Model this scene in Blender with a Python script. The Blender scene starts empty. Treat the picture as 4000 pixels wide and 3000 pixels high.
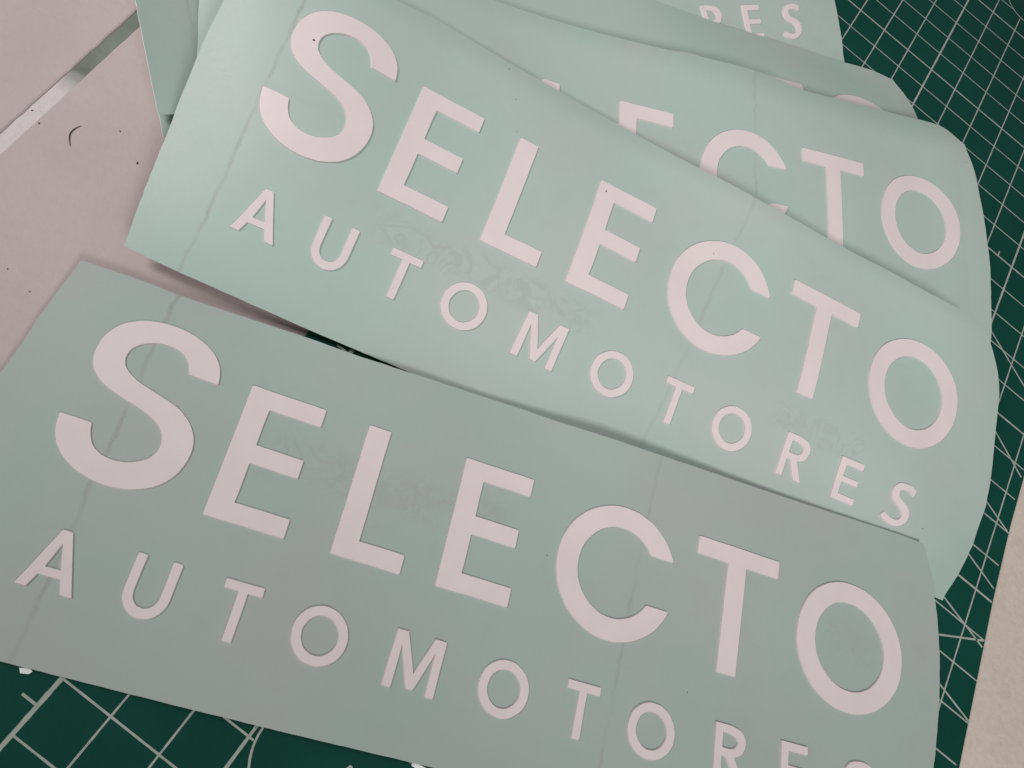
import bpy, math, random
import numpy as np
from mathutils import Vector, Matrix
from mathutils.geometry import delaunay_2d_cdt
random.seed(7)
IN = 0.0254                      # everything below is measured in inches, one mat square = 1 inch
sc = bpy.context.scene
COL = sc.collection

# ------------------------------------------------------------------ camera
CAM = [-3.36698, -1.188778, -0.331819, -4.642524, -26.74228, 15.376814, 3148.10133, 1809.519456, 1361.057542]   # rotation vector, position (in), focal (px of 4000), principal point
def rod(r):
    r = np.array(r); t = np.linalg.norm(r); k = r/t
    K = np.array([[0,-k[2],k[1]],[k[2],0,-k[0]],[-k[1],k[0],0]])
    return np.eye(3)+math.sin(t)*K+(1-math.cos(t))*K@K
Rc = rod(CAM[:3])
cd = bpy.data.cameras.new('camera'); cam = bpy.data.objects.new('camera', cd); COL.objects.link(cam)
M = Matrix((( Rc[0][0],-Rc[1][0],-Rc[2][0],CAM[3]*IN),
            ( Rc[0][1],-Rc[1][1],-Rc[2][1],CAM[4]*IN),
            ( Rc[0][2],-Rc[1][2],-Rc[2][2],CAM[5]*IN),(0,0,0,1)))
cam.matrix_world = M
cd.sensor_width = 36; cd.lens = CAM[6]/4000*36
cd.shift_x = (2000-CAM[7])/4000; cd.shift_y = (CAM[8]-1500)/4000
cd.clip_start = .01; cd.clip_end = 20
sc.camera = cam

# ------------------------------------------------------------------ light
sc.view_settings.view_transform = 'Standard'; sc.view_settings.look = 'None'
sc.view_settings.gamma = 1; sc.view_settings.exposure = 0
w = bpy.data.worlds.new('World'); sc.world = w; w.use_nodes = True
bg = w.node_tree.nodes['Background']; bg.inputs[0].default_value = (.93,.97,1,1); bg.inputs[1].default_value = .20
def area(name, loc, aim, size, power, color, spread=180):
    l = bpy.data.lights.new(name, 'AREA'); l.shape = 'RECTANGLE'; l.size = size[0]; l.size_y = size[1]
    l.energy = power; l.color = color; l.spread = math.radians(spread)
    o = bpy.data.objects.new(name, l); COL.objects.link(o)
    o.location = Vector(loc)*IN
    o.rotation_euler = (Vector(aim)-Vector(loc)).to_track_quat('-Z','Y').to_euler()
    o['kind'] = 'helper'
    return o
area('key_light', (25,-50,42), (-1,-3,0), (.4,.4), 1.6, (1,.98,.955), 56)  # unseen key light, not a window; beam narrowed to dim the front sheet
area('fill_light', (-42,-34,44), (-15,-12,0), (.4,.4), 2.1, (1,.985,.97), 68)  # unseen fill light added to brighten the left side of the pile

# ------------------------------------------------------------------ materials
class NT:
    def __init__(s, name):
        s.m = bpy.data.materials.new(name); s.m.use_nodes = True; s.t = s.m.node_tree
        s.b = s.t.nodes['Principled BSDF']
    def n(s, typ, **k):
        x = s.t.nodes.new(typ)
        for a,v in k.items(): setattr(x,a,v)
        return x
    def link(s, a, b): s.t.links.new(a, b)
    def val(s, sock, v):
        if isinstance(v,(int,float)) or isinstance(v,tuple): sock.default_value = v
        else: s.link(v, sock)
    def math(s, op, a, b=0., c=None):
        x = s.n('ShaderNodeMath', operation=op)
        s.val(x.inputs[0],a); s.val(x.inputs[1],b)
        if c is not None: s.val(x.inputs[2],c)
        return x.outputs[0]
    def uv(s):
        x = s.n('ShaderNodeUVMap'); x.uv_map = 'sheet'; return x.outputs[0]
    def obj(s): return s.n('ShaderNodeTexCoord').outputs['Object']
    def noise(s, vec, scale, detail=3, rough=.5, dist=0):
        x = s.n('ShaderNodeTexNoise'); s.link(vec, x.inputs['Vector'])
        x.inputs['Scale'].default_value = scale; x.inputs['Detail'].default_value = detail
        x.inputs['Roughness'].default_value = rough; x.inputs['Distortion'].default_value = dist
        return x.outputs['Fac']
    def rng(s, v, a, b, c=0., d=1.):
        x = s.n('ShaderNodeMapRange'); x.clamp = True
        s.link(v, x.inputs[0])
        for i,q in enumerate((a,b,c,d)): x.inputs[i+1].default_value = q
        return x.outputs[0]
    def mix(s, f, a, b, mode='MIX'):
        x = s.n('ShaderNodeMix', data_type='RGBA', blend_type=mode)
        s.val(x.inputs[0], f)
        for i,v in ((6,a),(7,b)):
            if isinstance(v,tuple): x.inputs[i].default_value = v if len(v)==4 else (*v,1)
            else: s.link(v, x.inputs[i])
        return x.outputs[2]
    def bump(s, h, strength, dist):
        x = s.n('ShaderNodeBump'); x.inputs['Strength'].default_value = strength; x.inputs['Distance'].default_value = dist
        s.link(h, x.inputs['Height']); s.link(x.outputs[0], s.b.inputs['Normal']); return x
    def fin(s, col, rough, spec=.4):
        s.val(s.b.inputs['Base Color'], (*col,1) if isinstance(col,tuple) and len(col)==3 else col)
        s.val(s.b.inputs['Roughness'], rough); s.b.inputs['Specular IOR Level'].default_value = spec
        return s.m

def paper_material(name, seed, creases, ghosts, base=(.43,.495,.468)):
    """silicone coated backing paper: mottled green-grey, feed creases, ghosted print on the back"""
    N = NT(name); uv = N.uv()
    off = N.n('ShaderNodeVectorMath', operation='ADD'); N.link(uv, off.inputs[0]); off.inputs[1].default_value = (seed*7.3, seed*3.1, seed)
    p = off.outputs[0]
    big = N.noise(p, .35, 2, .5); mid = N.noise(p, 1.6, 4, .55, .4); fine = N.noise(p, 14, 4, .6)
    g = (base[0]*.92, base[1]*1.01, base[2]*.975); gr = (base[0]*1.0, base[1]*.97, base[2]*.965)
    c = N.mix(N.rng(big,.35,.65), g, gr)
    c = N.mix(N.rng(mid,.55,.8,0,.28), c, (base[0]*.9, base[1]*.86, base[2]*.86))
    c = N.mix(N.rng(mid,.2,.42,.16,0), c, (base[0]*1.05, base[1]*1.04, base[2]*1.05))
    c = N.mix(N.rng(fine,.3,.7,0,.06), c, (base[0]*.8, base[1]*.8, base[2]*.8))
    sep = N.n('ShaderNodeSeparateXYZ'); N.link(uv, sep.inputs[0]); U, V = sep.outputs[0], sep.outputs[1]
    smear = N.n('ShaderNodeMapping'); N.link(p, smear.inputs[0]); smear.inputs['Scale'].default_value = (.5,3.2,1)
    sm = N.noise(smear.outputs[0], 1.1, 5, .7, .8)
    c = N.mix(N.rng(sm,.62,.78,0,.22), c, (base[0]*.82, base[1]*.8, base[2]*.79))
    hsum = None
    for (uc, lean, strength) in creases:
        wob = N.noise(p, 2.6, 3, .75)
        d = N.math('SUBTRACT', U, N.math('ADD', uc, N.math('MULTIPLY', V, lean)))
        d = N.math('ADD', d, N.math('MULTIPLY', N.math('SUBTRACT', wob, .5), .2))
        a = N.math('ABSOLUTE', d)
        line = N.rng(a, .01, .06, 1, 0)
        patch = N.rng(N.noise(p, 1.1, 4, .7), .4, .6, .35, 1)
        f = N.math('MULTIPLY', N.math('MULTIPLY', line, patch), strength)
        c = N.mix(f, c, (base[0]*.78, base[1]*.70, base[2]*.70))
        hsum = f if hsum is None else N.math('ADD', hsum, f)
    # faint reversed print showing through from the back, in short bands
    for (ua, ub, vc, half, st) in ghosts:
        lean = N.noise(p, .8, 2, .5)
        vv = N.math('ADD', V, N.math('MULTIPLY', N.math('SUBTRACT', lean, .5), .35))
        band = N.rng(N.math('ABSOLUTE', N.math('SUBTRACT', vv, vc)), half*.55, half, 1, 0)
        mid_u = N.math('ABSOLUTE', N.math('SUBTRACT', U, (ua+ub)/2)); span = N.rng(mid_u, (ub-ua)*.4, (ub-ua)*.5, 1, 0)
        strokes = N.rng(N.math('ABSOLUTE', N.math('SUBTRACT', N.noise(p, 1.9, 2, .45, 1.4), .5)), .015, .075, 1, 0)
        fill = N.rng(N.noise(p, 2.6, 3, .55, .6), .52, .64, 0, .8)
        m = N.math('MAXIMUM', strokes, fill)
        f = N.math('MULTIPLY', N.math('MULTIPLY', N.math('MULTIPLY', band, span), m), st)
        c = N.mix(f, c, (base[0]*.89, base[1]*.84, base[2]*.83))
    h = N.math('ADD', N.math('MULTIPLY', fine, .25), N.math('MULTIPLY', mid, .12))
    if hsum is not None: h = N.math('SUBTRACT', h, N.math('MULTIPLY', hsum, .35))
    N.bump(h, .18, .0009)
    return N.fin(c, N.rng(fine,.3,.7,.47,.53), .35)

def vinyl_material():
    N = NT('white_vinyl'); uv = N.uv()
    mid = N.noise(uv, 1.3, 3, .5); fine = N.noise(uv, 30, 3, .6); blot = N.noise(uv, 5, 5, .65, .5)
    c = N.mix(N.rng(mid,.35,.65), (.745,.64,.645), (.72,.615,.625))
    c = N.mix(N.rng(blot,.62,.8,0,.12), c, (.62,.53,.54))
    N.bump(N.math('ADD', fine, N.math('MULTIPLY', mid, 1.5)), .12, .0004)
    return N.fin(c, .42, .4)
def flat(name, col, rough=.6, spec=.3, var=.1, sc_=60):
    N = NT(name); o = N.obj(); n = N.noise(o, sc_, 4, .6)
    c = N.mix(N.rng(n,.35,.65), tuple(x*(1-var) for x in col), tuple(x*(1+var) for x in col))
    return N.fin(c, rough, spec)

def tile_material(name, base, warm, seed):
    N = NT(name); o = N.obj()
    mp = N.n('ShaderNodeMapping'); N.link(o, mp.inputs[0]); mp.inputs['Location'].default_value = (seed,seed*.7,0)
    p = mp.outputs[0]
    a = N.noise(p, 9, 4, .55, .3); b = N.noise(p, 45, 5, .65, .6); f = N.noise(p, 260, 4, .6)
    c = N.mix(N.rng(a,.35,.68), base, tuple(x*y for x,y in zip(base,(.90,.89,.90))))
    c = N.mix(N.rng(b,.5,.75,0,warm), c, tuple(x*y for x,y in zip(base,(.84,.78,.72))))
    c = N.mix(N.rng(f,.4,.7,0,.10+warm*.3), c, tuple(x*.72 for x in base))
    # scattered pits
    v = N.n('ShaderNodeTexVoronoi'); v.inputs['Scale'].default_value = 26; N.link(p, v.inputs['Vector'])
    pit = N.math('MULTIPLY', N.rng(v.outputs['Distance'], .02, .07, 1, 0), N.rng(N.noise(p, 13, 2), .5, .62, 0, .5))
    c = N.mix(pit, c, tuple(x*.4 for x in base))
    N.bump(N.math('ADD', N.math('MULTIPLY', b, .8), N.math('MULTIPLY', f, .35)), .25+warm*.4, .0012)
    return N.fin(c, N.rng(b,.3,.7,.45,.62), .35)

M_VIN = vinyl_material()
M_EDGE = flat('paper_core', (.84,.86,.85), .6, .3, .03)
def mat_green():
    N = NT('mat_green_vinyl'); o = N.obj()
    a = N.noise(o, 14, 3, .5); f = N.noise(o, 900, 3, .6); d = N.noise(o, 70, 5, .7, .6)
    c = N.mix(N.rng(a,.35,.65), (.0032,.050,.034), (.0045,.057,.041))
    c = N.mix(N.rng(d,.58,.78,0,.35), c, (.010,.072,.053))
    N.bump(f, .35, .0004)
    return N.fin(c, N.rng(a,.3,.7,.5,.6), .09)
M_MAT = mat_green()
def mat_line():
    N = NT('mat_line_ink'); o = N.obj()
    n = N.noise(o, 220, 4, .65); c = N.mix(N.rng(n,.35,.7), (.42,.43,.40), (.28,.33,.29))
    return N.fin(c, .5, .4)
M_LINE = mat_line()
M_DIRT = flat('dark_dirt', (.05,.045,.042), .8, .2, .3, 900)
M_TILE_A = tile_material('glazed_floor_tile', (.51,.425,.418), .12, .0)
M_TILE_B = tile_material('worn_floor_tile', (.66,.565,.50), .85, 3.3)
def grout_material():
    N = NT('tile_grout'); o = N.obj()
    n = N.noise(o, 60, 5, .65, .4); f = N.noise(o, 500, 4, .6)
    sep = N.n('ShaderNodeSeparateXYZ'); N.link(o, sep.inputs[0])
    # darker greenish grout from part way along the joint
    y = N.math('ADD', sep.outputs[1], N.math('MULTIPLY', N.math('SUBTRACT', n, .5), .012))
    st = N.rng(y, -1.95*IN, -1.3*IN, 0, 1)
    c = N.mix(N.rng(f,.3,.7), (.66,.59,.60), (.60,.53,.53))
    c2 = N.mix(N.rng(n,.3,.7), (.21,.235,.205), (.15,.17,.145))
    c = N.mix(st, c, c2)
    N.bump(N.math('ADD', n, N.math('MULTIPLY', f, .4)), .5, .0008)
    return N.fin(c, .8, .2)
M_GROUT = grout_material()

# ------------------------------------------------------------------ object helpers
def tag(o, label=None, cat=None, group=None, kind=None):
    if label: o['label'] = label
    if cat: o['category'] = cat
    if group: o['group'] = group
    if kind: o['kind'] = kind
    return o
def empty(name, loc=(0,0,0)):
    o = bpy.data.objects.new(name, None); COL.objects.link(o); o.location = Vector(loc)*IN
    o.empty_display_size = .02; return o
def mesh(name, verts, faces, mats, parent=None, uvs=None, fmat=None, smooth=False):
    me = bpy.data.meshes.new(name)
    org = np.array(parent.location)/IN if parent is not None else np.zeros(3)
    me.from_pydata([tuple((np.array(v)-org)*IN) for v in verts], [], faces)
    for m in mats: me.materials.append(m)
    if fmat is not None: me.polygons.foreach_set('material_index', fmat)
    if uvs is not None:
        l = me.uv_layers.new(name='sheet')
        idx = np.empty(len(me.loops), dtype=np.int32); me.loops.foreach_get('vertex_index', idx)
        l.data.foreach_set('uv', np.asarray(uvs, dtype=np.float32)[idx].ravel())
    if smooth:
        me.polygons.foreach_set('use_smooth', [True]*len(me.polygons) if smooth is True else smooth)
    me.update()
    o = bpy.data.objects.new(name, me); COL.objects.link(o)
    if parent is not None: o.parent = parent
    return o

# ------------------------------------------------------------------ floor tiles
FZ = -.12
floor = tag(empty('floor', (0,-18,FZ)), kind='structure')
def slab(name, poly, z0, z1, mat, parent, bev=.04, cuts=0):
    """polygon prism with a softly chamfered top edge"""
    n = len(poly); P = np.array(poly, float); c = P.mean(0)
    def inset(d):
        out = []
        for i in range(n):
            a, b, e = P[i-1], P[i], P[(i+1)%n]
            d1 = (b-a)/np.linalg.norm(b-a); d2 = (e-b)/np.linalg.norm(e-b)
            n1 = np.array([-d1[1],d1[0]]); n2 = np.array([-d2[1],d2[0]])
            m = n1+n2; m /= (m@n1) if abs(m@n1)>1e-6 else 1
            out.append(b+m*d)
        return np.array(out)
    rings = [(inset(0),z0),(inset(0),z1-bev),(inset(bev*.35),z1-bev*.3),(inset(bev),z1)]
    V = [(x,y,z) for r,z in rings for x,y in r]
    F = [tuple(range(3*n,4*n))]
    for k in range(3):
        for i in range(n):
            j = (i+1)%n; F.append((k*n+i, k*n+j, (k+1)*n+j, (k+1)*n+i))
    return mesh(name, V, F, [mat], parent)
def rough_line(p, q, n, amp, seed):
    r = random.Random(seed); out = []
    for i in range(n+1):
        t = i/n; d = np.array(q)-np.array(p); d = d/np.linalg.norm(d); nn = np.array([-d[1],d[0]])
        out.append(tuple(np.array(p)+t*(np.array(q)-np.array(p))+nn*(r.gauss(0,amp) if 0<i<n else 0)))
    return out
# left joint runs from (-13.15,-26.7) up to (-15.3,-9); the joint on the right lies under the mat
def jl(y): return -13.75-.123*(y+21.79)          # lower edge of the grout joint
def ju(y): return -14.07-.123*(y+21.49)
tA = rough_line((ju(-34),-34),(ju(-9),-9),110,.005,3)+[(-38,-9),(-38,-34)]
slab('tile', tA, FZ-.3, FZ+.004, M_TILE_A, floor, .05)
tB = rough_line((jl(-9.2),-9.2),(jl(-34),-34),110,.004,4)+[(8.7,-34),(8.7,-9.2)]
slab('tile', tB, FZ-.3, FZ, M_TILE_A, floor, .05)
slab('tile', [(8.95,-34),(34,-34),(34,-9.2),(8.95,-9.2)], FZ-.3, FZ-.003, M_TILE_B, floor, .05)
slab('tile', [(8.95,-8.95),(34,-8.95),(34,16),(8.95,16)], FZ-.3, FZ, M_TILE_B, floor, .05)
slab('tile', [(-15.3,-8.95),(8.7,-8.95),(8.7,16),(-15.3,16)], FZ-.3, FZ, M_TILE_A, floor, .05)
slab('tile', [(-38,-8.75),(-15.7,-8.75),(-15.7,16),(-38,16)], FZ-.3, FZ, M_TILE_A, floor, .05)
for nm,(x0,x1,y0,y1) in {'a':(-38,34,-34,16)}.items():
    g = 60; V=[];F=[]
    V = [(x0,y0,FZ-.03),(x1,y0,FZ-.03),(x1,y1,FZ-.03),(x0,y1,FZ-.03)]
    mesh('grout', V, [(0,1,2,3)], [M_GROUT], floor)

# ------------------------------------------------------------------ cutting mat
mat = tag(empty('cutting_mat', (0,-15,FZ)), 'dark green cutting mat with a pale printed inch grid lying on the tiles', 'cutting mat')
right = [(9.23,-9.0),(9.38,-11.24),(9.41,-12.73),(9.54,-14.96),(9.69,-16.61),(9.8,-17.84),(9.9,-19.0)]
outline = [(-6.92,9),(-6.92,-38)]+[(11.2,-38),(10.6,-29)]+right[::-1]+[(8.1,9)]
slab('mat_body', outline, FZ+.006, -.004, M_MAT, mat, .02)
BOXES = [((-1.9,-26.75),(3.6,-26.75),1.0),((4.15,6.88),(9.5,6.88),1.0)]   # blank label panels with round ends
def in_box(x,y):
    for (a,b),(c,d),r in BOXES:
        cx = min(max(x,a),c)
        if (x-cx)**2+(y-b)**2 < r*r: return True
    return False
GV=[];GF=[]
def xr(y):     # right limit of the mat at height y
    pts = [(-38,11.2),(-29,10.6)]+[(b,a) for a,b in right[::-1]]+[(9,8.1)]
    return float(np.interp(y,[p[0] for p in pts],[p[1] for p in pts]))
zc = [0]
def strip(pts, wd, clip=True, z=.0004):
    pts = [np.array(p,float) for p in pts]
    run=[]
    def flush():
        if len(run) < 2: run.clear(); return
        b = len(GV)
        for i,p in enumerate(run):
            d = run[min(i+1,len(run)-1)]-run[max(i-1,0)]; d = d/np.linalg.norm(d); n = np.array([-d[1],d[0]])
            ww = wd/2*(1+random.uniform(-.12,.12))
            GV.append((*(p+n*ww), z)); GV.append((*(p-n*ww), z))
        for i in range(len(run)-1): GF.append((b+2*i+1,b+2*i+3,b+2*i+2,b+2*i))
        run.clear()
    for p in pts:
        if clip and (in_box(*p) or p[0] > xr(p[1])-.01): flush()
        else: run.append(p)
    flush()
def seg(p,q,step=.1): 
    n = max(2,int(np.hypot(q[0]-p[0],q[1]-p[1])/step)); return [np.array(p)+(np.array(q)-np.array(p))*i/n for i in range(n+1)]
for x in range(-6,12):
    strip(seg((x,-37),(x,8)), .08 if x==-6 else (.058 if (x+3)%5==0 else .038))
for y in range(-37,9):
    strip(seg((-6,y),(11.5,y)), .055 if y%5==0 else .038, True, .0010)
for y in range(-37,8):
    strip([(-6.31,y+.5),(-6.03,y+.5)], .05, True, .0012); strip([(6.46,y+.02),(6.46,y+.2)], .04, True, .0014) if y==-5 else None
    strip([(-6.16,y+.25),(-6.03,y+.25)], .03) if False else None
DG = [((8.27,-15.77),(9.72,-16.22)),((8.45,-16.67),(9.78,-15.9)),((8.54,-14.32),(9.68,-14.73)),((8.79,-17.67),(9.84,-17.97)),
      ((8.61,-12.68),(9.5,-13.04)),((7.01,-7.65),(8.6,-8.58)),((8.14,-10.56),(9.4,-11.33))]
for p,q in DG:
    p=np.array(p);q=np.array(q); strip(seg(p-(q-p)*1.5, q+(q-p)*.05), .045, True, .0016+.0002*len(GF)%.0006)
def arc(c,r,a0,a1,n=24): return [(c[0]+r*math.cos(math.radians(a0+(a1-a0)*i/n)),c[1]+r*math.sin(math.radians(a0+(a1-a0)*i/n))) for i in range(n+1)]
for (a,b),(c,d),r in BOXES:
    strip(arc((a,b),r,90,270)+seg((a,b-r),(c,b-r)), .045, False, .0024); strip(seg((c,b+r),(a,b+r)), .045, False, .0024)
mesh('printed_grid', GV, GF, [M_LINE], mat)
def text_mesh(s, size, x, y, rot, name, zz=.0028):
    cu = bpy.data.curves.new('t','FONT'); cu.body = s; cu.size = size; cu.align_x = 'CENTER'; cu.align_y = 'CENTER'
    cu.offset = .004
    to = bpy.data.objects.new('t',cu); COL.objects.link(to)
    dg = bpy.context.evaluated_depsgraph_get(); me = bpy.data.meshes.new_from_object(to.evaluated_get(dg))
    R = Matrix.Rotation(math.radians(rot),2)
    V = [(x+(R@v.co.xy)[0], y+(R@v.co.xy)[1], zz) for v in me.vertices]; F = [tuple(p.vertices) for p in me.polygons]
    bpy.data.objects.remove(to); bpy.data.meshes.remove(me)
    return mesh(name, V, F, [M_LINE], mat)
for y in (-29,-28):
    text_mesh(str(y+37), .52, -6.56, y+.03, 0, 'printed_number')
text_mesh('A', .62, -1.27, -26.62, 0, 'printed_letter')

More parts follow.
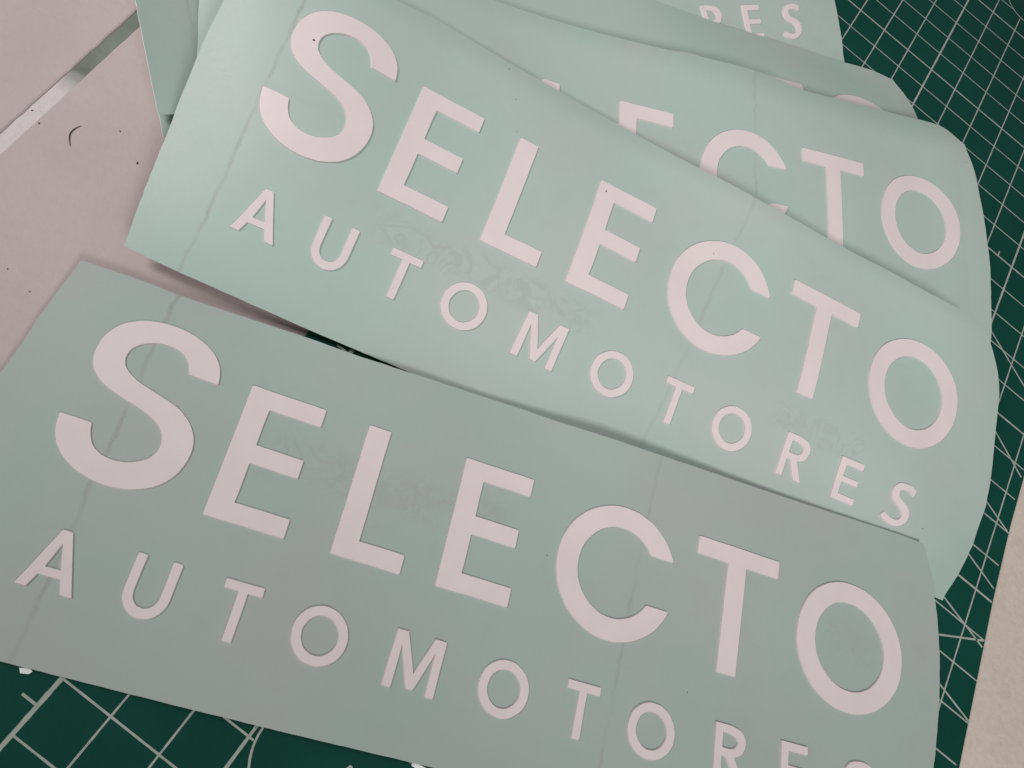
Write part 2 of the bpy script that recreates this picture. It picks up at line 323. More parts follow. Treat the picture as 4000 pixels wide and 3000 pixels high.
# ------------------------------------------------------------------ sheet surfaces
DATA = {
'front':[[-10.299,-33.052,-0.187],[-11.332,-30.354,0.156],[-12.325,-27.751,0.025],[-13.335,-25.139,0.206],[-14.328,-22.527,0.104],[-15.366,-19.934,0.307],[-8.114,-32.108,0.281],[-9.124,-29.527,-0.012],[-10.132,-26.909,0.154],[-11.131,-24.297,-0.009],[-12.135,-21.683,0.226],[-13.125,-19.064,0.27],[-5.923,-31.312,0.123],[-6.933,-28.664,0.209],[-7.929,-26.063,0.022],[-8.931,-23.455,0.14],[-9.905,-20.876,0.272],[-10.91,-18.274,-0.035],[-3.764,-30.422,0.765],[-4.724,-27.844,0.01],[-5.734,-25.221,0.101],[-6.726,-22.629,0.109],[-7.688,-20.108,0.195],[-8.665,-17.55,0.551],[-1.519,-29.62,0.223],[-2.543,-26.972,0.51],[-3.539,-24.382,0.162],[-4.543,-21.783,-0.028],[-5.537,-19.307,0.822],[-6.525,-16.737,0.474],[0.679,-28.759,0.151],[-0.35,-26.142,0.164],[-1.346,-23.537,0.049],[-2.362,-20.942,0.274],[-3.387,-18.44,-0.059],[-4.365,-15.902,0.889],[2.871,-27.869,1.049],[1.839,-25.302,-0.131],[0.842,-22.685,0.16],[-0.179,-20.092,0.086],[-1.245,-17.653,0.951],[-2.281,-15.079,0.478],[5.06,-27.069,0.214],[4.042,-24.442,0.057],[3.042,-21.842,0.097],[2.002,-19.232,0.088],[0.915,-16.754,0.591],[-0.049,-14.199,0.855],[7.278,-26.211,-0.534],[6.243,-23.584,0.472],[5.234,-20.993,-0.079],[4.181,-18.364,0.314],[3.098,-15.866,0.075],[2.088,-13.28,0.803],[9.461,-25.328,0.731],[8.447,-22.729,-0.033],[7.416,-20.123,0.151],[6.379,-17.514,0.011],[5.312,-14.976,0.229],[4.293,-12.382,0.101],[11.661,-24.466,-0.127],[10.631,-21.861,0.402],[9.607,-19.257,0.071],[8.578,-16.659,0.238],[7.514,-14.096,0.215],[6.504,-11.505,0.455],[13.849,-23.611,1.362],[12.823,-20.996,0.01],[11.799,-18.399,0.354],[10.768,-15.796,-0.125],[9.707,-13.253,0.541],[8.68,-10.629,-0.164]],
'top':[[-12.447,-26.28,-0.085],[-12.723,-22.849,1.258],[-13.521,-20.978,2.279],[-14.227,-18.073,2.125],[-14.881,-16.485,4.144],[-14.635,-13.627,6.326],[-9.744,-24.647,1.372],[-10.814,-22.507,0.96],[-11.469,-19.815,1.292],[-12.119,-17.93,3.072],[-12.74,-15.482,3.79],[-13.775,-13.093,3.43],[-8.082,-24.581,1.857],[-8.734,-21.462,0.066],[-9.492,-19.327,1.709],[-10.163,-16.926,2.656],[-10.981,-14.397,3.032],[-11.916,-11.838,2.144],[-5.776,-23.614,0.485],[-6.706,-20.766,-0.075],[-7.409,-18.366,1.222],[-8.212,-15.804,1.779],[-9.022,-13.225,2.252],[-9.83,-10.608,2.794],[-3.568,-22.918,0.9],[-4.465,-19.994,-0.393],[-5.207,-17.56,0.955],[-6.018,-14.954,1.523],[-6.838,-12.32,2.032],[-7.814,-9.619,1.195],[-1.347,-22.212,0.624],[-2.185,-19.307,-0.352],[-2.959,-16.829,0.861],[-3.771,-14.232,1.55],[-4.655,-11.507,1.342],[-5.381,-8.962,2.693],[0.958,-21.46,0.774],[0.064,-18.637,-0.341],[-0.715,-16.107,0.779],[-1.565,-13.452,1.104],[-2.359,-10.92,2.156],[-3.28,-8.242,2.183],[3.288,-20.761,0.82],[2.313,-17.916,-0.38],[1.557,-15.406,0.795],[0.658,-12.722,1.066],[-0.135,-10.181,1.966],[-0.926,-7.57,2.595],[5.54,-19.917,1.864],[4.56,-17.198,-0.619],[3.786,-14.644,0.63],[2.891,-12.009,1.093],[2.019,-9.313,1.236],[1.28,-6.911,2.794],[7.692,-19.266,1.652],[6.841,-16.456,-0.611],[6.027,-13.952,0.847],[5.093,-11.199,0.583],[4.339,-8.721,1.882],[3.369,-5.895,1.325],[9.934,-18.343,-0.791],[9.134,-15.827,0.375],[8.13,-13.022,-0.372],[7.432,-10.609,1.363],[6.439,-7.79,0.743],[5.885,-5.577,3.434],[12.272,-17.744,5.101],[11.219,-14.902,-0.917],[10.585,-12.554,1.288],[9.41,-9.545,-0.642],[8.948,-7.402,2.571],[7.295,-3.741,-2.433]],
'second':[[-9.789,-24.753,1.095],[-11.323,-22.454,-0.215],[-12.809,-20.127,0.293],[-14.301,-17.886,1.146],[-15.764,-15.922,2.376],[-17.281,-13.584,3.339],[-7.842,-23.587,0.205],[-9.323,-21.18,-0.149],[-10.835,-18.8,0.383],[-12.285,-16.856,1.83],[-13.778,-14.563,2.638],[-15.375,-12.167,2.503],[-5.807,-22.331,-0.355],[-7.352,-19.856,-0.009],[-8.816,-17.782,1.152],[-10.303,-15.53,1.974],[-11.854,-13.184,2.326],[-13.569,-10.985,1.686],[-3.951,-20.592,-1.193],[-5.345,-18.722,0.448],[-6.828,-16.488,1.327],[-8.365,-14.162,1.794],[-10.005,-11.883,1.651],[-11.548,-9.55,2.051],[-1.918,-19.589,-0.515],[-3.357,-17.444,0.648],[-4.885,-15.131,1.216],[-6.519,-12.835,1.082],[-8.05,-10.523,1.594],[-9.654,-8.238,1.679],[0.106,-18.38,-0.151],[-1.4,-16.095,0.651],[-2.997,-13.791,0.753],[-4.55,-11.49,1.125],[-6.114,-9.212,1.56],[-7.663,-6.889,1.854],[2.095,-17.054,0.128],[0.519,-14.752,0.401],[-1.052,-12.454,0.683],[-2.621,-10.155,0.997],[-4.141,-7.914,1.776],[-5.723,-5.625,2.117],[4.051,-15.714,0.15],[2.457,-13.417,0.322],[0.882,-11.11,0.533],[-0.682,-8.825,0.977],[-2.23,-6.551,1.544],[-3.804,-4.249,1.789],[5.93,-14.353,-0.437],[4.406,-12.079,0.315],[2.814,-9.777,0.462],[1.277,-7.508,1.152],[-0.351,-5.178,0.982],[-1.781,-2.96,2.311],[7.893,-13.01,-0.311],[6.33,-10.741,0.136],[4.743,-8.422,0.27],[3.186,-6.15,0.793],[1.623,-3.848,1.064],[0.043,-1.592,1.725],[9.865,-11.726,-0.052],[8.262,-9.39,0.024],[6.715,-7.127,0.571],[5.161,-4.863,1.158],[3.563,-2.541,1.324],[2.024,-0.233,1.395],[11.765,-10.419,0.916],[10.239,-8.088,0.076],[8.589,-5.723,0.044],[6.999,-3.423,0.161],[5.564,-1.234,1.357],[3.828,1.137,1.444]],
'fourth':[[-10.91,-23.744,2.736],[-12.451,-22.118,0.598],[-13.955,-19.584,-0.058],[-15.9,-17.315,0.284],[-17.801,-15.32,1.121],[-19.481,-13.268,3.021],[-9.08,-22.948,1.0],[-10.575,-20.623,0.568],[-12.2,-18.419,0.762],[-14.101,-16.249,1.321],[-15.91,-13.936,1.776],[-17.637,-11.64,1.743],[-7.23,-21.311,0.249],[-8.895,-19.151,0.704],[-10.573,-17.077,1.37],[-12.312,-14.776,1.685],[-14.052,-12.469,1.799],[-15.78,-10.258,1.786],[-5.416,-19.797,0.277],[-7.104,-17.704,0.977],[-8.781,-15.486,1.404],[-10.487,-13.239,1.535],[-12.213,-11.028,1.495],[-13.891,-8.786,1.884],[-3.557,-18.459,0.564],[-5.222,-16.227,1.098],[-6.94,-14.007,1.126],[-8.681,-11.818,0.947],[-10.386,-9.589,1.124],[-12.088,-7.384,1.183],[-1.656,-16.993,0.766],[-3.382,-14.783,0.768],[-5.107,-12.582,0.74],[-6.817,-10.36,0.848],[-8.536,-8.163,0.806],[-10.269,-5.936,0.828],[0.197,-15.544,0.733],[-1.531,-13.345,0.565],[-3.244,-11.123,0.664],[-4.957,-8.93,0.91],[-6.677,-6.692,0.866],[-8.381,-4.557,0.04],[2.045,-14.115,0.122],[0.327,-11.884,0.521],[-1.378,-9.702,0.862],[-3.098,-7.466,0.944],[-4.81,-5.299,0.352],[-6.524,-3.222,-0.26],[3.728,-12.496,-0.821],[2.2,-10.463,0.511],[0.48,-8.239,0.869],[-1.237,-6.047,0.625],[-2.961,-3.843,0.419],[-4.594,-1.801,-0.936],[5.785,-11.249,0.212],[4.013,-8.967,0.202],[2.35,-6.814,0.794],[0.601,-4.559,0.872],[-1.048,-2.507,-0.408],[-2.908,-0.062,1.089],[7.423,-9.48,-1.361],[5.93,-7.601,0.574],[4.193,-5.346,0.817],[2.493,-3.154,0.404],[0.733,-0.949,0.392],[-0.779,1.053,-1.645],[9.539,-8.19,0.127],[7.754,-6.18,0.527],[6.072,-3.849,0.606],[4.271,-1.918,-0.586],[2.758,0.573,0.05],[-0.231,2.814,4.87]],
'fifth':[[-11.605,-23.185,-0.971],[-13.184,-21.8,1.525],[-15.028,-20.071,2.562],[-17.749,-18.234,2.025],[-19.866,-16.307,3.008],[-22.64,-14.746,2.059],[-9.768,-21.57,0.738],[-11.946,-19.967,0.909],[-13.989,-18.33,1.512],[-16.42,-16.386,1.527],[-18.761,-14.509,1.885],[-20.88,-12.753,2.563],[-8.583,-19.565,0.562],[-10.763,-17.91,0.302],[-12.972,-16.239,0.525],[-15.241,-14.422,0.812],[-17.48,-12.634,1.215],[-19.581,-10.9,1.96],[-7.254,-17.528,0.254],[-9.477,-15.849,0.096],[-11.708,-14.162,0.076],[-13.953,-12.46,0.264],[-16.166,-10.76,0.627],[-18.353,-9.058,1.092],[-5.838,-15.622,0.132],[-8.073,-13.936,0.038],[-10.309,-12.25,0.042],[-12.546,-10.561,0.08],[-14.785,-8.88,0.243],[-17.016,-7.201,0.448],[-4.416,-13.737,-0.132],[-6.655,-12.053,0.092],[-8.89,-10.367,0.145],[-11.124,-8.684,0.249],[-13.354,-6.992,0.268],[-15.591,-5.308,0.376],[-3.003,-11.793,-0.3],[-5.237,-10.171,0.207],[-7.482,-8.524,0.582],[-9.716,-6.836,0.628],[-11.948,-5.146,0.703],[-14.184,-3.466,0.806],[-1.761,-9.825,-1.044],[-3.826,-8.275,0.269],[-6.058,-6.641,0.73],[-8.31,-4.992,1.043],[-10.545,-3.317,1.182],[-12.799,-1.66,1.468],[-0.066,-8.054,0.506],[-2.537,-6.327,-0.27],[-4.672,-4.731,0.652],[-6.884,-3.12,1.272],[-9.138,-1.458,1.527],[-11.361,0.149,2.038],[1.224,-6.137,0.95],[-1.133,-4.426,-0.315],[-3.263,-2.852,0.804],[-5.508,-1.196,1.1],[-7.731,0.431,1.563],[-9.951,2.093,2.05],[2.735,-4.299,1.049],[0.22,-2.526,-0.521],[-1.879,-0.926,0.712],[-4.207,0.706,0.529],[-6.359,2.352,1.429],[-8.745,3.971,0.888],[3.498,-2.24,1.202],[1.805,-0.686,-0.02],[-0.523,0.957,0.77],[-2.765,2.636,0.653],[-4.974,4.221,1.464],[-7.283,5.992,0.569]]}
U0,U1,V0,V1,NU,NV = -4.6,16.6,-3.4,5.0,12,6
def basis(t,n):
    t = np.clip(np.asarray(t,float),-.03,1.03)*(n-3); i = np.clip(np.floor(t).astype(int),0,n-4); w = t-i
    b = np.stack([(1-w)**3,3*w**3-6*w**2+4,-3*w**3+3*w**2+3*w+1,w**3],1)/6
    B = np.zeros((len(t),n)); r = np.arange(len(t))
    for k in range(4): B[r,i+k] = b[:,k]
    return B
class Surf:
    def __init__(s, ctrl, dz=0, rot=0, piv=(0,0), shift=(0,0), lips=()):
        s.lips = lips            # local curls of the margins: (axis, start, end, drop in inches)
        s.X = np.array(ctrl,float).reshape(-1,3).copy(); s.X[:,2] += dz
        if rot:
            c,t = math.cos(math.radians(rot)), math.sin(math.radians(rot)); d = s.X[:,:2]-piv
            s.X[:,:2] = np.array(piv)+np.stack([d[:,0]*c-d[:,1]*t, d[:,0]*t+d[:,1]*c],1)
        s.X[:,:2] += shift
    def at(s, uv):
        uv = np.asarray(uv,float)
        Bu = basis((uv[:,0]-U0)/(U1-U0),NU); Bv = basis((uv[:,1]-V0)/(V1-V0),NV)
        P = (Bu[:,:,None]*Bv[:,None,:]).reshape(len(uv),-1)@s.X
        for ax,a,b,drop in s.lips:
            t = np.clip((uv[:,ax]-a)/(b-a),0,1.3)**2
            d = np.array(CAM[3:6])-P; P = P-d*(drop*t/d[:,2])[:,None]
        P[:,2] = np.maximum(P[:,2], .03)
        return P
    def nrm(s, uv, e=.02):
        uv = np.asarray(uv,float); a = s.at(uv+[e,0])-s.at(uv-[e,0]); b = s.at(uv+[0,e])-s.at(uv-[0,e])
        n = np.cross(a,b); return n/np.linalg.norm(n,axis=1)[:,None]

def interp(pts, x):
    a,b = [p[0] for p in pts],[p[1] for p in pts]
    x = np.asarray(x,float); acc = 0
    for d,wt in ((-.3,.1),(-.2,.15),(-.1,.15),(0,.2),(.1,.15),(.2,.15),(.3,.1)): acc = acc+wt*np.interp(x+d,a,b)
    return acc
def sheet_mesh(S, ed, parent, mat, seed, T=.017, nu=150, nv=60):
    L,R,B,Tp = ed     # L,R: (v,u) pairs ascending v; B,Tp: (u,v) pairs ascending u
    s,t = np.meshgrid(np.linspace(0,1,nu+1), np.linspace(0,1,nv+1), indexing='ij')
    u = -4.1+20.2*s; v = -3.1+7.2*t
    rs = np.random.RandomState(seed)
    jl_,jr_ = rs.normal(0,.0035,(2,nv+1)); jb,jt = rs.normal(0,.002,(2,nu+1))
    for _ in range(8):
        u = (interp(L,v)+jl_[None,:])*(1-s)+(interp(R,v)+jr_[None,:])*s
        v = (interp(B,u)+jb[:,None])*(1-t)+(interp(Tp,u)+jt[:,None])*t
    uv = np.stack([u.ravel(),v.ravel()],1)
    P = S.at(uv); N = S.nrm(uv); Q = P-N*T
    n = len(P); I = np.arange(n).reshape(nu+1,nv+1)
    a,b,c,d = I[:-1,:-1].ravel(),I[1:,:-1].ravel(),I[1:,1:].ravel(),I[:-1,1:].ravel()
    F = list(zip(a,b,c,d)); fm = [0]*len(F)
    F2 = list(zip(d+n,c+n,b+n,a+n)); fm += [1]*len(F2)
    bd = list(I[:,0])+list(I[-1,1:])+list(I[-2::-1,-1])+list(I[0,-2:0:-1])
    # separate side ring so that shading stays crisp
    ring = [(bd[i],bd[(i+1)%len(bd)]) for i in range(len(bd))]
    V = np.concatenate([P,Q,P[bd],Q[bd]]); m = len(bd); o1,o2 = 2*n,2*n+m
    F3 = [(o1+(i+1)%m, o1+i, o2+i, o2+(i+1)%m) for i in range(m)]; fm += [1]*m
    UV = np.concatenate([uv,uv,uv[bd],uv[bd]])
    F = [tuple(int(k) for k in f) for f in F+F2+F3]
    return mesh('backing_paper', V, F, [mat,M_EDGE], parent, UV, fm, [True]*(len(F)-m)+[False]*m)

# ---- letter outlines, in sheet inches (baseline of the big word is v=0, of the small word v=-1.93)
def rect_path(*p): return list(p)
def E_path(x,y,w,h,st,ar,mid=None,mw=None):
    mid = mid if mid is not None else (y+h*.438,y+h*.577); mw = mw or w*.94
    return [(x,y+h),(x+w,y+h),(x+w,y+h-ar),(x+st,y+h-ar),(x+st,mid[1]),(x+mw,mid[1]),(x+mw,mid[0]),(x+st,mid[0]),(x+st,y+ar),(x+w*1.005,y+ar),(x+w*1.005,y),(x,y)]
def ell(cx,cy,rx,ry,a0=0,a1=360,n=56,pw=2.0):
    out=[]
    for i in range(n+(0 if a1-a0==360 else 1)):
        a = math.radians(a0+(a1-a0)*i/n); c,s = math.cos(a),math.sin(a)
        out.append((cx+rx*math.copysign(abs(c)**(2/pw),c), cy+ry*math.copysign(abs(s)**(2/pw),s)))
    return out
def chaikin(p, keep, it=2):
    for _ in range(it):
        q=[];k2=set()
        n=len(p)
        for i in range(n):
            if i in keep: k2.add(len(q)); q.append(p[i]); continue
            a,b,c = np.array(p[i-1]),np.array(p[i]),np.array(p[(i+1)%n])
            q.append(tuple(b*.75+a*.25)); q.append(tuple(b*.75+c*.25))
        p,keep = q,k2
    return p
S_BIG = [(-2.95,.95),(-2.39,.95),(-2.35,.78),(-2.26,.62),(-2.12,.50),(-1.95,.44),(-1.74,.425),(-1.53,.47),(-1.34,.56),(-1.2,.69),(-1.14,.86),(-1.145,1.02),(-1.21,1.17),(-1.33,1.29),(-1.49,1.38),(-1.71,1.455),(-1.96,1.52),(-2.21,1.585),(-2.43,1.66),(-2.61,1.76),(-2.75,1.89),(-2.84,2.05),(-2.875,2.23),(-2.87,2.43),(-2.81,2.63),(-2.7,2.81),(-2.54,2.96),(-2.34,3.07),(-2.12,3.145),(-1.86,3.185),(-1.55,3.18),(-1.25,3.12),(-.97,3.0),(-.77,2.83),(-.65,2.62),(-.61,2.38),(-1.17,2.38),(-1.23,2.54),(-1.33,2.67),(-1.49,2.76),(-1.68,2.79),(-1.89,2.77),(-2.07,2.70),(-2.22,2.6),(-2.32,2.46),(-2.34,2.31),(-2.30,2.17),(-2.2,2.06),(-2.03,1.96),(-1.8,1.885),(-1.54,1.82),(-1.27,1.75),(-1.04,1.66),(-.86,1.535),(-.72,1.38),(-.63,1.2),(-.59,1.0),(-.61,.76),(-.69,.52),(-.84,.31),(-1.04,.15),(-1.29,.04),(-1.56,-.02),(-1.86,-.025),(-2.14,.025),(-2.4,.12),(-2.61,.255),(-2.77,.41),(-2.87,.59),(-2.93,.77)]
S_SM = [(13.99,-1.08),(14.06,-1.02),(14.17,-.985),(14.29,-.97),(14.41,-.975),(14.51,-1.0),(14.595,-1.05),(14.55,-1.19),(14.47,-1.15),(14.39,-1.125),(14.29,-1.12),(14.19,-1.135),(14.13,-1.18),(14.115,-1.25),(14.13,-1.31),(14.17,-1.35),(14.25,-1.39),(14.34,-1.43),(14.44,-1.48),(14.51,-1.55),(14.54,-1.63),(14.54,-1.72),(14.50,-1.82),(14.44,-1.9),(14.36,-1.97),(14.26,-2.02),(14.15,-2.035),(14.03,-2.03),(13.93,-2.01),(13.84,-1.97),(13.76,-1.91),(13.84,-1.80),(13.93,-1.84),(14.01,-1.87),(14.09,-1.885),(14.17,-1.885),(14.25,-1.865),(14.31,-1.82),(14.34,-1.75),(14.33,-1.68),(14.29,-1.62),(14.23,-1.575),(14.16,-1.54),(14.09,-1.51),(14.03,-1.47),(13.96,-1.41),(13.92,-1.33),(13.91,-1.25),(13.93,-1.16)]
S_SM = [(x-.035,y+.05) for x,y in S_SM]
def c_path():
    cx,cy = 8.16,1.31; ro=(1.36,1.35); ri=(.895,.92)
    t1 = math.degrees(math.asin((1.86-cy)/ro[1])); t2 = math.degrees(math.asin((.84-cy)/ro[1]))
    u1 = math.degrees(math.asin((1.86-cy)/ri[1])); u2 = math.degrees(math.asin((.84-cy)/ri[1]))
    return ell(cx,cy,*ro,t1,360+t2,64)+ell(cx,cy,*ri,u1,360+u2,48)[::-1]
R_OUT = [(10.8,-.93),(11.13,-.93),(11.26,-.945),(11.36,-.98),(11.44,-1.04),(11.485,-1.12),(11.5,-1.21),(11.48,-1.30),(11.43,-1.39),(11.35,-1.455),(11.25,-1.49),(11.36,-1.7),(11.49,-1.93),(11.3,-1.93),(11.18,-1.72),(11.065,-1.505),(10.965,-1.505),(10.965,-1.93),(10.8,-1.93)]
R_IN = [(10.965,-1.075),(11.1,-1.075),(11.2,-1.085),(11.28,-1.125),(11.325,-1.21),(11.29,-1.30),(11.22,-1.35),(11.1,-1.365),(10.965,-1.365)]
def o_sm(cx): return [ell(cx,-1.43,.505,.505,n=40), ell(cx,-1.43,.335,.345,n=36)]
LET = {
 'S': ('S', [chaikin(S_BIG,{0,1,35,36},1)]),
 'E1':('E', [E_path(0,0,1.49,2.6,.45,.36,(1.14,1.5),1.39)]),
 'L': ('L', [[(2.4,2.6),(2.85,2.6),(2.85,.36),(3.76,.36),(3.76,0),(2.4,0)]]),
 'E2':('E', [E_path(4.49,0,1.49,2.6,.45,.36,(1.14,1.5),1.40)]),
 'C': ('C', [c_path()]),
 'T': ('T', [[(9.93,2.6),(11.96,2.6),(11.96,2.23),(11.14,2.23),(11.14,0),(10.69,0),(10.69,2.23),(9.93,2.23)]]),
 'O': ('O', [ell(13.91,1.31,1.37,1.35,n=72), ell(13.91,1.31,.905,.93,n=60)]),
 'a': ('A', [[(-2.06,-.93),(-1.90,-.93),(-1.49,-1.93),(-1.67,-1.93),(-1.77,-1.70),(-2.14,-1.70),(-2.23,-1.93),(-2.41,-1.93)], [(-1.975,-1.13),(-2.085,-1.565),(-1.82,-1.565)]]),
 'u': ('U', [[(-.77,-.93),(-.61,-.93)]+ell(-.38,-1.535,.23,.25,180,360,18)+[(-.15,-.93),(.01,-.93)]+ell(-.38,-1.54,.39,.41,360,180,28)]),
 't': ('T', [[(.79,-.93),(1.48,-.93),(1.48,-1.085),(1.22,-1.085),(1.22,-1.93),(1.06,-1.93),(1.06,-1.085),(.79,-1.085)]]),
 'o': ('O', o_sm(2.65)),
 'm': ('M', [[(4.01,-.93),(4.22,-.93),(4.49,-1.62),(4.76,-.93),(4.98,-.93),(4.955,-1.93),(4.80,-1.93),(4.815,-1.17),(4.545,-1.88),(4.42,-1.88),(4.15,-1.17),(4.125,-1.93),(3.955,-1.93)]]),
 'o2':('O', o_sm(6.27)),
 't2':('T', [[(7.53,-.93),(8.22,-.93),(8.22,-1.085),(7.945,-1.085),(7.945,-1.93),(7.785,-1.93),(7.785,-1.085),(7.53,-1.085)]]),
 'o3':('O', o_sm(9.4)),
 'r': ('R', [R_OUT,R_IN]),
 'e': ('E', [E_path(12.34,-1.93,.62,1.0,.165,.15,(-1.49,-1.36),.59)]),
 's': ('S', [chaikin(S_SM,{6,7,30,31},1)]),
}
def pip(p, poly):
    x,y = p; c = False; n = len(poly)
    for i in range(n):
        x1,y1 = poly[i]; x2,y2 = poly[i-1]
        if (y1>y) != (y2>y) and x < (x2-x1)*(y-y1)/(y2-y1)+x1: c = not c
    return c
def soften(ring, r):
    """cut corners very slightly, as a plotter knife leaves them"""
    n = len(ring); out = []
    for i in range(n):
        a,b,c = (np.array(ring[i-1]),np.array(ring[i]),np.array(ring[(i+1)%n]))
        d1,d2 = a-b,c-b; l1,l2 = np.linalg.norm(d1),np.linalg.norm(d2)
        cosang = d1@d2/(l1*l2)
        if cosang < -.93: out.append(tuple(b)); continue
        k = min(r,l1*.3,l2*.3)
        out.append(tuple(b+d1/l1*k)); out.append(tuple(b+(d1/l1+d2/l2)*k*.28)); out.append(tuple(b+d2/l2*k))
    return out
def densify(ring, step):
    out=[]
    for i in range(len(ring)):
        a,b = np.array(ring[i]),np.array(ring[(i+1)%len(ring)]); n = max(1,int(np.linalg.norm(b-a)/step))
        out += [tuple(a+(b-a)*k/n) for k in range(n)]
    return out
CDT = {}
def letter_tris(key):
    if key in CDT: return CDT[key]
    rings = [densify(soften(r, .022 if key.isupper() or key[0] in 'EO' and len(key)==2 and key[0].isupper() else .016), .22) for r in LET[key][1]]
    rr = random.Random(hash(key[0])%97+len(key))
    rings = [[(x+rr.gauss(0,.0022), y+rr.gauss(0,.0022)) for x,y in r] for r in rings]
    pts=[];edges=[]
    for r in rings:
        b=len(pts); pts+=r; edges += [(b+i,b+(i+1)%len(r)) for i in range(len(r))]
    nb = len(pts)
    xs=[p[0] for p in pts]; ys=[p[1] for p in pts]
    y=min(ys)+.15
    while y<max(ys):
        x=min(xs)+.15
        while x<max(xs):
            if sum(pip((x,y),r) for r in rings)%2==1 and min((x-p[0])**2+(y-p[1])**2 for p in pts[:nb])>.06**2: pts.append((x+.003,y))
            x+=.25
        y+=.25
    v,e,f,*_ = delaunay_2d_cdt([Vector(p) for p in pts], edges, [], 0, 1e-6)
    v = [(p[0],p[1]) for p in v]
    T=[]
    for t in f:
        c = (sum(v[i][0] for i in t)/3, sum(v[i][1] for i in t)/3)
        if sum(pip(c,r) for r in rings)%2==1:
            a,b,d = (v[i] for i in t)
            ar = (b[0]-a[0])*(d[1]-a[1])-(b[1]-a[1])*(d[0]-a[0])
            if abs(ar)<1e-9: continue
            T.append(tuple(t) if ar>0 else tuple(t)[::-1])
    # boundary edges = used once
    cnt={}
    for t in T:
        for i in range(3):
            k=(t[i],t[(i+1)%3]); cnt[k]=1
    bnd=[k for k in cnt if (k[1],k[0]) not in cnt]
    CDT[key]=(np.array(v),T,bnd); return CDT[key]
def add_letter(S, key, parent, h=.036):
    v,T,bnd = letter_tris(key)
    base = S.at(v); N = S.nrm(v); top = base+N*h; low = base-N*.002
    # side walls lean outwards a little, like vinyl lifted by the plotter knife
    out = np.zeros_like(v)
    for a,b in bnd:
        d = v[b]-v[a]; d = d/np.linalg.norm(d); nn = np.array([d[1],-d[0]]); out[a]+=nn; out[b]+=nn
    l = np.linalg.norm(out,axis=1); out[l>0] /= l[l>0][:,None]
    vo = v+out*.011; low = S.at(vo)-N*.002
    n=len(v); V=np.concatenate([top,top,low]); UV=np.concatenate([v,v,vo])
    F=[tuple(int(i) for i in t) for t in T]; nt=len(F)
    F+= [(int(n+b),int(n+a),int(2*n+a),int(2*n+b)) for a,b in bnd]
    F = F[:nt]+[f[::-1] if False else f for f in F[nt:]]
    # drop vertices nothing uses
    o = mesh('letter', V, F, [M_VIN], parent, UV, None, [True]*nt+[False]*(len(F)-nt))
    size = 'large' if v[:,1].max()>0 else 'small'
    o['label'] = '%s pale vinyl capital letter %s'%(size, LET[key][0])
    return o

LFT = [(-3.2,-4.1),(-2.2,-4.18),(-1.4,-4.26),(0,-4.33),(1.3,-4.36),(2.2,-4.33),(3.3,-4.22),(4.3,-4.1)]
RGT = [(-3.2,15.75),(-2.5,15.98),(-1.5,16.18),(-.6,16.3),(.5,16.4),(1.8,16.42),(2.7,16.3),(3.5,16.1),(4.3,15.5)]
def edge(L=LFT,R=RGT,B=((-5,-3.15),(17,-3.15)),T=((-5,4.3),(17,4.3))): return (list(L),list(R),list(B),list(T))
GHOST2 = [(.0,5.7,-.6,.42,.62),(10.2,13.0,-.66,.38,.5)]
GHOST1 = [(.4,5.9,1.5,.5,.5),(13.2,14.6,1.35,.5,.3)]
GROUP = 'lettering decal sheets fanned out over the cutting mat'
sheets = {}
def sheet(key, label, S, ed, mat_, letters, seed):
    c = S.at([(6,0)])[0]
    o = tag(empty('decal_sheet', (c[0],c[1],c[2])), label, 'decal sheet', GROUP)
    sheet_mesh(S, ed, o, mat_, seed)
    for k in letters: add_letter(S, k, o)
    sheets[key] = (o,S); return o
ALL = list(LET)
PM = [paper_material('backing_paper_front_dimmed', 1, [(-1.95,.0,.75),(8.55,.04,.42)], GHOST1, (.39,.428,.408)),  # greyer front paper, its colour also darkened for the weaker light there
      paper_material('backing_paper_top', 2, [(-2.93,.0,.7),(7.8,.12,.42)], GHOST2),
      paper_material('backing_paper_second', 3, [(8.5,-.02,.55)], []),
      paper_material('backing_paper_lower', 4, [(-3.1,.05,.35)], [])]
sheet('front', 'nearest decal sheet reading SELECTO AUTOMOTORES, lying flat along the bottom of the photo',
      Surf(DATA['front']),
      edge([(-3.2,-4.2),(1.32,-4.16),(1.7,-4.08),(2.5,-4.02),(3.3,-3.9),(3.85,-3.8)],
           [(-3.1,15.6),(-2,15.85),(-.64,16.11),(-.38,16.17),(.69,16.31),(1.79,16.34),(2.62,16.27),(3.52,16.11),(4.1,15.88)],
           [(-4.4,-3.12),(-2,-3.09),(2,-3.05),(5.3,-2.99),(10,-2.95),(16.5,-2.95)],
           [(-4.2,3.8),(-2.81,3.85),(-1.85,3.83),(-0.61,3.89),(0.58,3.92),(1.74,3.89),(2.81,3.92),(4.0,3.99),(5.26,4.03),(6.33,3.99),(8.18,4.0),(9.47,4.04),(10.79,4.09),(12.39,4.14),(13.74,4.19),(15.1,4.22),(15.85,4.19)]),
      PM[0], ALL, 11)
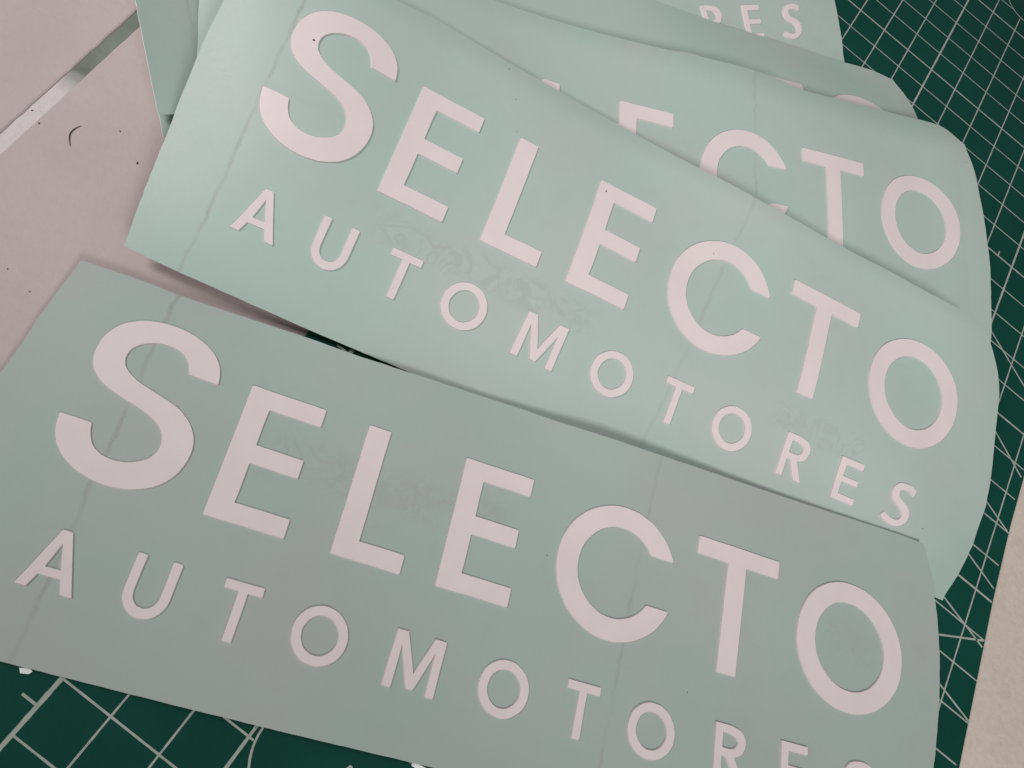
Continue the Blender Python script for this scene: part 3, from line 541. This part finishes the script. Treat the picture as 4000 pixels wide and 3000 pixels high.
sheet('top', 'curled decal sheet on top of the fanned pile, its SELECTO AUTOMOTORES lettering wholly in view', Surf(DATA['top'], lips=[(1,3.7,4.3,.10),(0,-.2,-4.4,.55),(0,14.6,16.8,.12)]),
      edge([(-3.25,-4.02),(-2.24,-4.18),(-1.4,-4.26),(0,-4.35),(1.26,-4.39),(2.22,-4.36),(3.3,-4.25),(4.2,-4.1)],
           [(-3.25,15.68),(-2.54,16.13),(-1.57,16.56),(-.63,16.8),(.19,16.82),(.97,16.72),(1.82,16.58),(2.23,16.54),(2.75,16.41),(3.41,16.08),(3.88,15.72)],
           [(-4.1,-3.18),(-3,-3.22),(0,-3.23),(2,-3.2),(16,-3.25)],
           [(-4.2,4.1),(-1.28,4.13),(-.48,4.25),(1.59,4.2),(4.51,4.22),(6.71,4.06),(8.63,4.0),(10.49,4.02),(12.32,4.09),(13.86,4.02),(15.05,4.02),(15.75,3.9)]),
      PM[1], ALL, 12)
sheet('second', 'second decal sheet of the pile, its E, C, T and O partly covered', Surf(DATA['second'], lips=[(1,3.75,4.7,.24),(0,14.6,16.4,.12)]),
      edge(LFT,[(-3.2,15.5),(-1.5,16.01),(-.8,16.19),(-.28,16.24),(.47,16.24),(1.22,16.19),(1.91,16.16),(2.85,16.1),(3.49,16.0),(4.0,15.78)],
           [(-5,-3.15),(17,-3.15)],[(-4.2,4.3),(5.7,4.34),(8.2,4.44),(9.3,4.42),(9.9,4.33),(11.6,4.46),(12.4,4.52),(13,4.55),(14.2,4.58),(14.9,4.56),(15.3,4.44),(15.6,4.2),(15.78,4.0)]),
      PM[2], ['L','E2','C','T','O','t2','o3','r','e','s'], 13)
sheet('third', 'decal sheet showing only a thin sliver of right edge beside the second sheet letter O',
      Surf(DATA['second'], dz=-.035, rot=1.15, piv=(2.2,-3.2), shift=(.0,-.03)), edge(R=[(-3.2,15.6),(-1.5,16.1),(-.5,16.2),(.5,16.28),(1.9,16.2),(2.85,16.1),(3.49,15.95),(4.01,15.65),(4.3,15.2)],T=[(-4.2,3.5),(15.3,3.5)]),
      PM[2], [], 14)
sheet('fourth', 'decal sheet showing as a grey band with thin slivers of T and O', Surf(DATA['fourth']),
      edge(LFT,[(-3.2,15.7),(-1.5,16.2),(0,16.4),(1.8,16.48),(2.55,16.47),(3.09,16.42),(3.6,16.2),(3.93,16.0)],
           [(-5,-3.15),(17,-3.15)],[(-4.2,4.3),(7.8,4.34),(9.7,4.34),(11.5,4.35),(13,4.37),(14.4,4.33),(15,4.3),(15.56,4.18),(16.0,3.93)]),
      PM[3], ['C','T','O','o3','r','e','s'], 15)
sheet('fifth', 'decal sheet at the top rim of the photo showing only R, E and S', Surf(DATA['fifth']),
      edge([(-3.2,-4.2),(-2.05,-4.23),(-.6,-4.26),(4.3,-4.3)],[(-3.2,15.9),(-2.8,15.98),(-2.1,16.16),(-.8,16.22),(4.3,16.0)]),
      PM[3], ['T','O','t2','o3','r','e','s'], 16)
sheet('sixth', 'bottommost decal sheet, just a tiny corner peeping out at the left end of the pile',
      Surf(DATA['fifth'], dz=-.25, shift=(.30,-.20)), edge([(-3.2,-4.2),(4.3,-4.3)],[(-3.2,15.2),(4.3,15.0)]), PM[3], [], 17)

# ------------------------------------------------------------------ specks, thread and scrap
def speck(P, N, size, label, seed, elong=1.4):
    size = size*.52
    r = random.Random(seed); P=np.array(P); N=np.array(N)
    a = np.cross(N,(0.3,1,.1)); a/=np.linalg.norm(a); b=np.cross(N,a); th=r.uniform(0,3.14)
    a,b = a*math.cos(th)+b*math.sin(th), -a*math.sin(th)+b*math.cos(th)
    V=[];F=[];n=8
    for k,(rr,hh) in enumerate(((1,0),(.8,.3),(.4,.5))):
        for i in range(n):
            t=2*math.pi*i/n; j=1+r.uniform(-.25,.25); V.append(P+(a*math.cos(t)*elong+b*math.sin(t))*size*rr*j+N*size*hh)
    for k in range(2):
        for i in range(n): j=(i+1)%n; F.append((k*n+i,k*n+j,(k+1)*n+j,(k+1)*n+i))
    F.append(tuple(range(2*n,3*n)))
    o = mesh('dirt_crumb', [tuple(v) for v in V], F, [M_DIRT])
    return tag(o, label, 'crumb', 'dark dirt crumbs scattered about')
def on(key, uv, size, label, seed, lift=.001, el=1.4):
    S = sheets[key][1]; speck(S.at([uv])[0]+S.nrm([uv])[0]*lift, S.nrm([uv])[0], size, label, seed, el)
on('top',(-2.44,2.29),.038,'largest dark crumb, on the upper bend of the big S of the top sheet',1,.036)
on('top',(1.59,4.06),.022,'dark crumb near the upper edge of the top sheet, above its big L',2)
on('top',(1.98,3.43),.018,'small dark crumb midway between the upper sheet edge and the big L',3)
on('top',(2.27,2.7),.016,'tiny dark crumb close above the stem of the top sheet big L',4)
on('top',(4.68,2.39),.028,'long dark crumb on the corner of the second big E of the top sheet',5,.036,1.9)
on('top',(7.68,2.24),.020,'dark crumb on the top arc of the big C of the top sheet',6,.036)
on('top',(1.1,-1.72),.014,'faint grey crumb low on the stem of the first small T of the top sheet',7,.036)
on('top',(15.0,-1.75),.018,'small crumb right of the small S of the top sheet',8)
on('front',(6.6,1.2),.018,'pale crumb left of the big C of the nearest sheet',9)
on('front',(10.1,-.55),.015,'tiny dark crumb right of the second small T of the nearest sheet',10,.001,2.2)
for i,((x,y),s,l) in enumerate([((-13.95,-19.0),.03,'dark crumb on tile near the darker grout'),((-14.1,-20.67),.03,'dark crumb lying in the pale grout joint'),
      ((-13.78,-20.8),.035,'dark crumb on the tile just below the pale grout joint'),((-12.64,-19.81),.03,'dark crumb on bare tile between the thread and the sheets'),
      ((-11.89,-20.12),.042,'dark crumb on bare tile beside the top sheet'),((-11.25,-23.52),.022,'dark crumb on bare tile above the corner of the nearest sheet'),
      ((-11.85,-23.45),.022,'leftmost dark crumb on the bare tile, near the left rim of the photo')]):
    speck((x,y,FZ+.004 if x>-13.9 else FZ-.028),(0,0,1),s,l,20+i)
# curved thread
pts = [(-13.22,-20.27),(-13.25,-20.42),(-13.22,-20.56),(-13.14,-20.66),(-13.02,-20.76)]
V=[];F=[]; n=8; P=[]
for i in range(25):
    t=i/24*(len(pts)-1); k=min(int(t),len(pts)-2); f=t-k
    p0,p1,p2,p3=[np.array(pts[max(0,min(len(pts)-1,k+j))]) for j in (-1,0,1,2)]
    P.append(.5*((2*p1)+(-p0+p2)*f+(2*p0-5*p1+4*p2-p3)*f*f+(-p0+3*p1-3*p2+p3)*f**3))
for i,p in enumerate(P):
    d=P[min(i+1,24)]-P[max(i-1,0)]; d/=np.linalg.norm(d); nn=np.array([-d[1],d[0]]); r=.010*math.sin(math.pi*(i+.6)/25.2)+.003
    for a in range(n):
        an=2*math.pi*a/n; q=p+nn*r*math.cos(an); V.append((q[0],q[1],FZ+.012+r*math.sin(an)))
for i in range(24):
    for a in range(n): b=(a+1)%n; F.append((i*n+a,i*n+b,(i+1)*n+b,(i+1)*n+a))
tag(mesh('thread', V, F, [M_DIRT], smooth=True), 'short dark curved thread lying on the bare tile below the grout joint', 'thread')
# little vinyl off-cuts
def scrap(pts, z, label, h=.01):
    n=len(pts); V=[(x,y,z) for x,y in pts]+[(x,y,z+h) for x,y in pts]
    F=[tuple(range(n,2*n))]+[(i,(i+1)%n,n+(i+1)%n,n+i) for i in range(n)]
    V=[tuple(v) for v in V]; m=mesh('vinyl_scrap', V, F, [M_EDGE]); return tag(m, label, 'scrap', 'white vinyl off-cuts on the mat')
scrap([(-6.62,-28.25),(-6.5,-28.16),(-6.42,-28.18),(-6.44,-28.24),(-6.55,-28.3)], .012, 'tiny white scrap poking from under the nearest sheet at far left')
scrap([(-.42,-25.72),(-.1,-25.66),(.1,-25.58),(.12,-25.66),(-.12,-25.76),(-.4,-25.79)], .03, 'thin white scrap poking from under the nearest sheet at the bottom rim')
